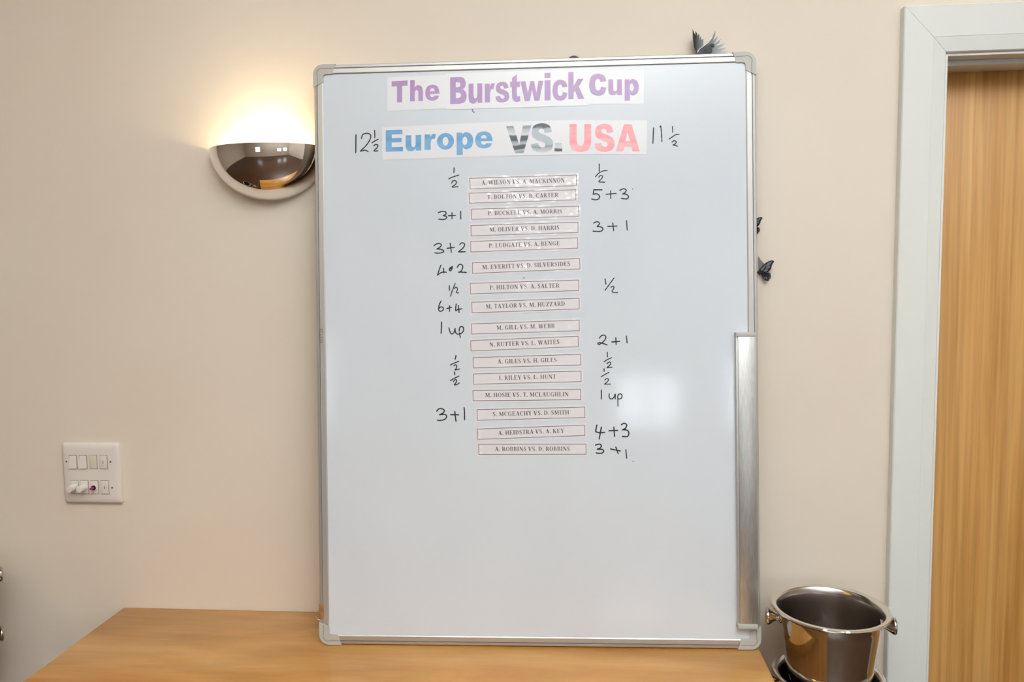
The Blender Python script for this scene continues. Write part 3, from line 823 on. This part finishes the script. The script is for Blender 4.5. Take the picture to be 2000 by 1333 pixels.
ink(HS, [[(160, 395), (177, 376), (202, 375), (208, 396), (190, 422), (160, 443), (147, 436), (165, 430), (218, 447)], [(255, 425), (315, 420)], [(285, 393), (288, 443)], [(366, 380), (372, 433)]], AR, 2.3)
ink(HS, [[(220, 503), (220, 540)], [(195, 577), (220, 560), (253, 545)], [(217, 592), (235, 578), (247, 590), (235, 606), (215, 622, 1), (257, 618)]], AR, 1.9)
ink(HS, [[(195, 630), (196, 650)], [(173, 692), (200, 675), (233, 657)], [(200, 717), (218, 704), (230, 715), (215, 735), (197, 748, 1), (245, 747)]], AR, 1.9)
ink(HS, [[(175, 793), (175, 863)], [(235, 822), (235, 850), (250, 862), (270, 850), (281, 823), (280, 862)], [(300, 835), (302, 917)], [(298, 852), (305, 828), (325, 824), (333, 840), (325, 858), (300, 862)]], AR, 2.1)
ink(HS, [[(140, 1062), (130, 1112, 1), (160, 1120), (200, 1118)], [(175, 1078), (158, 1168)], [(233, 1105), (298, 1103)], [(270, 1077), (275, 1148)],
         [(328, 1058), (350, 1048), (368, 1060), (360, 1085), (335, 1098, 1), (370, 1100), (385, 1120), (375, 1148), (335, 1148)]], AR, 2.5)
ink(HS, [[(130, 1215), (160, 1208), (175, 1220), (165, 1238), (140, 1247, 1), (180, 1248), (193, 1262), (175, 1278), (135, 1275)], [(245, 1245), (320, 1260)], [(285, 1230), (303, 1280)], [(362, 1250), (368, 1315)]], AR, 2.4)
# small stray dots of ink
for (x, y) in ((1787, 253),): ink('ink_dot', [[(x, y), (x+1, y+6)]], A5, 1.2)
ink('ink_dot', [[(1785, 1254), (1786, 1255)], [(1801, 1253), (1802, 1254)]], A6, 1.2)
ink('ink_dot', [[(880, 995), (868, 1008)]], A5, 0.9)

# 90X120 stamped on the left rail, reading upwards
SEG = {'9': [[(.85, .55), (.5, .4), (.15, .6), (.3, .97), (.7, .97), (.88, .7), (.8, .3), (.45, .02)]], '0': [[(.5, 1), (.12, .75), (.12, .25), (.5, 0), (.88, .25), (.88, .75), (.5, 1)]],
       'X': [[(.1, 0), (.9, 1)], [(.1, 1), (.9, 0)]], '1': [[(.25, .78), (.55, 1), (.55, 0)]], '2': [[(.12, .75), (.4, 1), (.8, .85), (.7, .5), (.12, 0, 1), (.9, 0)]]}
vs, fs = [], []
for i, ch in enumerate('90X120'):
    for st in SEG[ch]:
        pts = crom(st, 4, False) if len(st) > 2 else st
        P = [Vector((625.0+(1-b)*5.2, 671.3-(i+a*0.75)*5.0)) for a, b in [(p[0], p[1]) for p in pts]]
        o = len(vs)
        for k in range(len(P)):
            t = (P[min(k+1, len(P)-1)]-P[max(k-1, 0)]).normalized()
            nn = Vector((-t.y, t.x))*0.42
            for s in (-1, 1):
                v = P[k]+nn*s; vs.append(at(v.x, v.y, B0+en*0.0006, en))
        for k in range(len(P)-1): fs.append((o+2*k, o+2*k+1, o+2*k+3, o+2*k+2))
mesh('size_marking', vs, fs, m_size, wb)

# ------------------------------------------------------------------ wall light
sc_c = wallpt(527, 292)
edge = wallpt(415, 293)
RS = abs(sc_c.x-edge.x)
PR = 0.092
sc = empty('wall_light', (sc_c.x, -0.001, sc_c.z), 'polished chrome half-bowl wall uplighter, lit, left of the whiteboard', 'lamp')
def bowl(name, R, depth, Hh, m, inner, n1=28, n2=48):
    # quarter of an ellipsoid below its rim, open at the top, flat to the wall
    vs, fs = [], []
    for i in range(n1+1):
        ph = PI/2*i/n1                     # 0 at the rim, 90 deg at the bottom
        for j in range(n2+1):
            th = PI*j/n2
            r = math.cos(ph)
            vs.append(Vector((sc_c.x + R*r*math.cos(th), -0.0002 - depth*r*math.sin(th), sc_c.z - Hh*math.sin(ph))))
    for i in range(n1):
        for j in range(n2):
            a = i*(n2+1)+j
            fs.append((a, a+1, a+n2+2, a+n2+1))
    bm = bmesh.new()
    bv = [bm.verts.new(v) for v in vs]
    for f in fs: bm.faces.new([bv[i] for i in f])
    bmesh.ops.remove_doubles(bm, verts=bm.verts, dist=1e-6)
    return bmobj(name, bm, m, sc, True)
HB = 0.112
bowl('chrome_bowl', RS, PR, HB, m_chrome, False)
bowl('inner_reflector', RS-0.002, PR-0.002, HB-0.002, m_white_in, True)
box('back_plate', (sc_c.x-0.05, -0.004, sc_c.z-0.06), (sc_c.x+0.05, -0.001, sc_c.z-0.02), m_white_in, sc, 0.0008)
m_bulb = mat('glowing_bulb', (1, .9, .7), 0.3, emit=(1.0, 0.80, 0.52), es=60)
bz = sc_c.z - 0.036
lathe('bulb', [(0.0, -0.022), (0.009, -0.018), (0.0135, -0.006), (0.0135, 0.004), (0.009, 0.014), (0, 0.018)], m_bulb, sc, 24, Matrix.Translation((sc_c.x, -0.035, bz)))
lathe('lamp_holder', [(0.0, -0.045), (0.009, -0.045), (0.009, -0.016), (0, -0.016)], m_white_in, sc, 20, Matrix.Translation((sc_c.x, -0.035, bz)))
pl = bpy.data.lights.new('wall_light_bulb', 'POINT')
pl.energy = 9; pl.color = (1.0, 0.78, 0.48); pl.shadow_soft_size = 0.016
po = bpy.data.objects.new('wall_light_bulb', pl); C.objects.link(po)
po.location = (sc_c.x, -0.035, bz)
pl.use_shadow = True

# ------------------------------------------------------------------ switch plate
cP = wallpt(183, 923.5)
SWW = 0.1385; SWH = (wallpt(178, 865).z - wallpt(187, 982).z)
SX0, SZ1 = cP.x-SWW/2, cP.z+SWH/2
sw = empty('light_switch_panel', (cP.x, 0, cP.z), 'square white eight-way switch and dimmer plate on the left wall area', 'light switch')
# a softly domed plate
bm = bmesh.new()
def ringrect(bm, ins, y, r):
    pts = []
    x0, x1, z0, z1 = SX0+ins, SX0+SWW-ins, SZ1-SWH+ins, SZ1-ins
    for cx, cz, a0 in ((x1-r, z1-r, 0), (x0+r, z1-r, 90), (x0+r, z0+r, 180), (x1-r, z0+r, 270)):
        for k in range(5):
            a = math.radians(a0+90*k/4)
            pts.append(bm.verts.new((cx+r*math.cos(a), y, cz+r*math.sin(a))))
    return pts
rings = [ringrect(bm, 0, -0.0003, .006), ringrect(bm, 0, -0.005, .006), ringrect(bm, 0.002, -0.0085, .006), ringrect(bm, 0.006, -0.0105, .006), ringrect(bm, 0.014, -0.0115, .004)]
for a, b in zip(rings, rings[1:]):
    n = len(a)
    for i in range(n): bm.faces.new((a[i], a[(i+1) % n], b[(i+1) % n], b[i]))
bm.faces.new(rings[-1]); bm.faces.new(rings[0])
bmobj('faceplate', bm, m_plastic, sw, True, 0.9)
YF = -0.0115
def su(u): return SX0+u*SWW
def sv(v): return SZ1-v*SWH
for row, (v0, v1) in enumerate(((.195, .412), (.615, .832))):
    for col, (a, b) in enumerate(((.15, .275), (.322, .448), (.497, .622), (.672, .80))):
        box('module_recess', (su(a)-0.0008, YF-0.0006, sv(v1)-0.0008), (su(b)+0.0008, YF+0.0005, sv(v0)+0.0008), m_slot, sw)
        nm = 'rocker_switch' if row == 0 and col < 3 else 'blank_module'
        x0, x1, z0, z1 = su(a), su(b), sv(v1), sv(v0)
        if row == 0 and col < 2:           # rocker pressed: its lower end stands proud
            vs = [(x0, YF+0.0003, z0), (x1, YF+0.0003, z0), (x1, YF+0.0003, z1), (x0, YF+0.0003, z1), (x0+.0004, YF-0.0045, z0+.0006), (x1-.0004, YF-0.0045, z0+.0006), (x1-.0004, YF-0.0010, z1-.0006), (x0+.0004, YF-0.0010, z1-.0006)]
            o = mesh(nm, vs, [(0, 1, 5, 4), (1, 2, 6, 5), (2, 3, 7, 6), (3, 0, 4, 7), (4, 5, 6, 7), (0, 3, 2, 1)], m_plastic, sw)
        else:
            o = box(nm, (x0, YF-0.0022, z0), (x1, YF+0.0003, z1), m_plastic2 if (row == 0 and col == 2) else m_plastic, sw, 0.0008)
        if col == 3:
            box('key_slot', ((x0+x1)/2-0.0006, YF-0.0026, (z0+z1)/2-0.0038), ((x0+x1)/2+0.0006, YF-0.0021, (z0+z1)/2+0.0038), m_slot, o)
        if row == 1 and col < 3:
            rot = Matrix.Translation(((x0+x1)/2, YF-0.002, (z0+z1)/2)) @ Matrix.Rotation(PI/2, 4, 'X')
            if col < 2:
                lathe('dimmer_knob', [(0, 0), (0.0082, 0), (0.0076, 0.018), (0.0068, 0.0195), (0, 0.0198)], m_plastic, sw, 32, rot)
            else:
                lathe('spindle_collar', [(0, 0), (0.0078, 0), (0.0076, 0.0025), (0.0066, 0.0028), (0, 0.0028)], m_plastic, sw, 28, rot)
                lathe('spindle_bush', [(0, 0.0027), (0.0058, 0.0027), (0.0054, 0.0048), (0, 0.005)], m_bush, sw, 24, rot)
                s_ = lathe('dimmer_spindle', [(0, 0.0045), (0.0028, 0.0045), (0.0026, 0.0145), (0, 0.0148)], m_pink, sw, 24, rot)
                s_['label'] = 'bare magenta dimmer spindle with its knob missing'
for (u, v) in ((.092, .30), (.858, .30), (.858, .73)):
    lathe('screw', [(0, 0), (0.0021, 0), (0.0019, 0.0006), (0, 0.0008)], m_screw, sw, 16, Matrix.Translation((su(u), YF, sv(v))) @ Matrix.Rotation(PI/2, 4, 'X'))

# ------------------------------------------------------------------ steel wine buckets
RIM = 0.111
BHT = 0.205
def bucket_parts(root, ang):
    L = root.location
    T = Matrix.Translation(L)
    K = RIM/0.111
    prof_out = [(0.0, 0.0), (0.066*K, 0.0), (0.070*K, 0.003), (0.0735*K, 0.012), (0.0925*K, 0.176), (0.0955*K, 0.192), (0.099*K, 0.1975), (0.1060*K, 0.2005)]
    lathe('bucket_body', prof_out, m_steel, root, 96, T)
    rim = [(0.1060*K, 0.2005), (0.1098*K, 0.2015), (0.1112*K, 0.2035), (0.1105*K, 0.2060), (0.1080*K, 0.2072), (0.1030*K, 0.2064), (0.1005*K, 0.2048), (0.0985*K, 0.2015)]
    lathe('rolled_rim', rim, m_steel_rim, root, 96, T)
    prof_in = [(0.0985*K, 0.2015), (0.0955*K, 0.1965), (0.0945*K, 0.192), (0.0915*K, 0.172), (0.0725*K, 0.014), (0.068*K, 0.005), (0.0, 0.004)]
    lathe('bucket_inside', prof_in, m_steel_in, root, 96, T)
    for s in (0, PI):
        R_ = T @ Matrix.Rotation(ang+s, 4, 'Z') @ Matrix.Translation((0.0915*K, 0, 0.176)) @ Matrix.Rotation(PI/2, 4, 'Y')
        kn = [(0.0, 0.0), (0.0115, 0.0), (0.0115, 0.002), (0.0078, 0.004), (0.0068, 0.008), (0.0085, 0.012), (0.0135, 0.019), (0.0168, 0.0235), (0.0172, 0.0255), (0.016, 0.028), (0.010, 0.0298), (0, 0.030)]
        lathe('knob_handle', kn, m_steel, root, 40, R_)
def copy_tree(o, loc):
    c = o.copy(); C.objects.link(c); c.location = loc
    for ch in o.children:
        d = ch.copy(); C.objects.link(d); d.parent = c
    return c
SP = 0.138                                 # how far one bucket stands above the other when nested
bc = wallpt(1621, 1186, -0.150)            # centre of the upper rim
base = Vector((bc.x, -0.150, bc.z - 0.205))
GB = 'nested steel wine buckets'
up1 = empty('wine_bucket', base, 'shiny steel wine bucket with knob handles, upper of the two right of the board', 'bucket', GB)
bucket_parts(up1, -0.14)
lo1 = copy_tree(up1, base-Vector((0, -0.004, SP-0.205*0.05)))
lo1.scale = (0.95, 0.95, 0.95)
tag(lo1, 'steel wine bucket holding another, mostly hidden lower one right of the board')
# the pair at the far left: only the tips of their right-hand knobs reach the picture
kt = wallpt(7.0, 1121, -0.09)
off, ra = 0.0915*RIM/0.111 + 0.030, 0.66
lb = Vector((kt.x-off*math.cos(ra), -0.09-off*math.sin(ra), kt.z-0.176))
up2 = copy_tree(up1, lb)
tag(up2, 'steel wine bucket at the far left edge, higher of two knobs showing')
lo2 = copy_tree(up1, lb-Vector((0.008, 0, SP)))
tag(lo2, 'steel wine bucket at the far left edge, lower of two knobs showing')
up2.rotation_euler.z = lo2.rotation_euler.z = ra+0.14
m_stool = m_cab
for nm, b, lab in (('stool', lo1.location.copy(), 'small wooden stool under the wine buckets right of the sideboard'), ('stool', lb-Vector((0.008, 0, SP)), 'small wooden stool under the wine buckets left of the sideboard')):
    z = b.z
    st = empty(nm, (b.x, b.y, 0), lab, 'stool')
    lathe('stool_seat', [(0, z-0.025), (0.088, z-0.025), (0.092, z-0.022), (0.092, z-0.003), (0.088, z), (0, z)], m_stool, st, 48, Matrix.Translation((b.x, b.y, 0)))
    for k in range(4):
        a = PI/4+k*PI/2
        x, y = b.x+0.062*math.cos(a), b.y+0.062*math.sin(a)
        box('leg', (x-0.011, y-0.011, 0), (x+0.011, y+0.011, z-0.0252), m_stool, st, 0.002)

# ------------------------------------------------------------------ wall stickers
NW = Vector((0, -1, 0))
def P4(x, y, d): 
    return wallpt(1300+x/6.664, 40+y/6.664, -d)
bird_c = P4(430, 470, 0.006)
bird = empty('bird_sticker', (bird_c.x, 0, bird_c.z), 'black and grey winged bird wall sticker rising above the whiteboard top', 'wall sticker')
left = [(350, 112), (385, 190), (390, 135), (410, 170), (419, 205), (432, 165), (441, 200), (438, 255), (458, 200), (470, 258), (500, 218), (504, 270), (520, 240), (526, 295), (495, 335), (430, 400), (414, 470), (405, 425), (370, 345), (358, 260)]
plate('left_wing', [[(a, -b) for a, b in left]], lambda x, y: P4(x, -y, 0.012 + 0.02*(430-x)/100), 0.0008, NW, m_wing_l, bird)
right = [(412, 480), (412, 420), (440, 375), (520, 318), (585, 250), (650, 130), (645, 195), (618, 262), (680, 198), (660, 262), (628, 308), (722, 240), (695, 296), (640, 335), (772, 297), (735, 340), (668, 368), (795, 353), (755, 388), (700, 402), (822, 398), (770, 425), (720, 442), (640, 500), (420, 520)]
plate('right_wing', [[(a, -b) for a, b in right]], lambda x, y: P4(x, -y, 0.014 + 0.012*(x-412)/400), 0.0008, NW, m_wing_r, bird)
# pale leading edge, dark shoulder and spiral of the right wing
lead = [(410, 430), (416, 390), (450, 358), (520, 312), (580, 250), (630, 165), (600, 240), (560, 290), (500, 335), (445, 375), (425, 410)]
plate('leading_edge', [[(a, -b) for a, b in lead]], lambda x, y: P4(x, -y, 0.0165 + 0.012*(x-412)/400), 0.0006, NW, m_trim, bird)
sh = [(420, 470), (422, 415), (450, 385), (510, 350), (560, 320), (590, 300), (578, 335), (590, 370), (585, 430), (570, 470)]
plate('wing_shoulder', [[(a, -b) for a, b in crom(sh, 4)]], lambda x, y: P4(x, -y, 0.0160 + 0.012*(x-412)/400), 0.0005, NW, m_dgrey, bird)
blob = [(585, 308), (612, 300), (634, 318), (628, 342), (600, 330), (592, 350), (608, 378), (600, 420), (572, 452), (590, 395), (578, 350)]
plate('black_crest', [[(a, -b) for a, b in crom(blob, 4)]], lambda x, y: P4(x, -y, 0.0172 + 0.012*(x-412)/400), 0.0005, NW, m_black, bird)
vs, fs = [], []
for k in range(49):
    t = k/48*2.1*2*PI
    r = 46*(1-k/56)
    for s in (-1, 1):
        rr = r+s*4.5
        vs.append(P4(528+rr*math.cos(t-0.3), 404+rr*math.sin(t-0.3), 0.0215))
for k in range(48): fs.append((2*k, 2*k+1, 2*k+3, 2*k+2))
mesh('spiral_mark', vs, fs, m_black, bird)
lathe('mounting_pad', [(0, 0), (0.006, 0), (0.006, 0.013), (0, 0.013)], m_black, bird, 16, Matrix.Translation((P4(440, 520, 0).x, -0.0002, P4(440, 520, 0).z)) @ Matrix.Rotation(PI/2, 4, 'X'))

def P5(x, y, d): return wallpt(1440+x/6.667, 380+y/6.667, -d)
def butterfly(label, f, sc_=1.0):
    """f(x, y, d) maps drawn outline to the wall; both wing pairs hinge at the body"""
    c = f(285, 1015, 0)
    root = empty('butterfly_sticker', (c.x, 0, c.z), label, 'wall sticker', 'butterfly wall stickers beside the whiteboard')
    upw = [(286, 1005), (310, 955), (360, 900), (415, 868), (455, 860), (480, 874), (455, 915), (438, 970), (405, 1010), (360, 1020)]
    pat = [[(305, 990), (330, 950), (375, 908), (360, 945), (335, 985)], [(385, 905), (430, 876), (452, 876), (425, 915), (380, 940)], [(378, 950), (425, 928), (420, 955), (372, 970)],
           [(345, 998), (365, 978), (400, 975), (385, 1000), (360, 1008)]]
    low = [(286, 1020), (340, 1018), (385, 1020), (412, 1035), (416, 1065), (405, 1085), (412, 1108), (400, 1130), (370, 1125), (345, 1105), (325, 1075), (312, 1045)]
    lpat = [[(340, 1075), (356, 1080), (362, 1098), (350, 1095)], [(368, 1070), (385, 1085), (392, 1105), (375, 1092)]]
    sh_ = [(400, 1015), (432, 1030), (440, 1060), (432, 1095), (410, 1102), (400, 1060)]
    mir = lambda L: [(286-(x-286)*0.9, y-14) for x, y in L]
    lw = [(276, 815), (300, 848), (330, 880), (352, 912), (320, 960), (290, 1005)]
    h = lambda x: 0.004 + 0.012*abs(x-286)/200
    a = plate('upper_wing', [[(x, -y) for x, y in crom(upw, 4)]], lambda x, y: f(x, -y, h(x)+0.006), 0.0006, NW, m_black, root)
    for q in pat: plate('wing_patch', [[(x, -y) for x, y in crom(q, 3)]], lambda x, y: f(x, -y, h(x)+0.0066), 0.0003, NW, m_grey, a)
    b = plate('lower_wing', [[(x, -y) for x, y in crom(low, 4)]], lambda x, y: f(x, -y, h(x)+0.002), 0.0006, NW, m_black, root)
    for q in lpat: plate('wing_patch', [[(x, -y) for x, y in crom(q, 3)]], lambda x, y: f(x, -y, h(x)+0.0026), 0.0003, NW, m_grey, b)
    plate('under_wing', [[(x, -y) for x, y in crom(sh_, 4)]], lambda x, y: f(x, -y, 0.003), 0.0006, NW, m_dgrey, root)
    plate('upper_wing', [[(x, -y) for x, y in crom(lw, 4)]], lambda x, y: f(x, -y, 0.004), 0.0006, NW, m_grey, root)
    plate('lower_wing', [[(x, -y) for x, y in crom(mir(low), 4)]], lambda x, y: f(x, -y, 0.004), 0.0006, NW, m_black, root)
    bd = [f(290+12*math.cos(t)*0.6, 1010+38*math.sin(t), 0.008) for t in [2*PI*k/12 for k in range(12)]]
    mesh('body', bd+[v-NW*0.006 for v in bd], [tuple(range(12)), tuple(range(23, 11, -1))]+[(i, (i+1) % 12, 12+(i+1) % 12, 12+i) for i in range(12)], m_black, root)
    return root
butterfly('black butterfly wall sticker with veined grey wings at the right frame, lower one', P5)
butterfly('dark butterfly wall sticker mostly hidden behind the right frame, higher one', lambda x, y, d: P5(186+(x-286)*0.86-24, 395+(y-1015)*0.82+28, d))
# rounded dark tip peeping over the top rail
def P6(x, y, d): return wallpt(1060+x/14.286, 90+y/14.286, -d)
tip = [(660, 420), (700, 350), (760, 300), (820, 276), (875, 268), (930, 276), (985, 300), (1040, 350), (1080, 420), (1120, 700), (1000, 1000), (880, 1080), (740, 1000), (620, 700)]
cc = P6(875, 600, 0)
tp = plate('rounded_sticker', [[(x, -y) for x, y in crom(tip, 4)]], lambda x, y: P6(x, -y, 0.010), 0.0012, NW, m_black)
tag(tp, 'black rounded wall sticker tip just peeping over the middle of the top rail', 'wall sticker')
lathe('mounting_pad', [(0, 0), (0.006, 0), (0.006, 0.0085), (0, 0.0085)], m_black, tp, 16, Matrix.Translation((cc.x, -0.0002, cc.z)) @ Matrix.Rotation(PI/2, 4, 'X'))
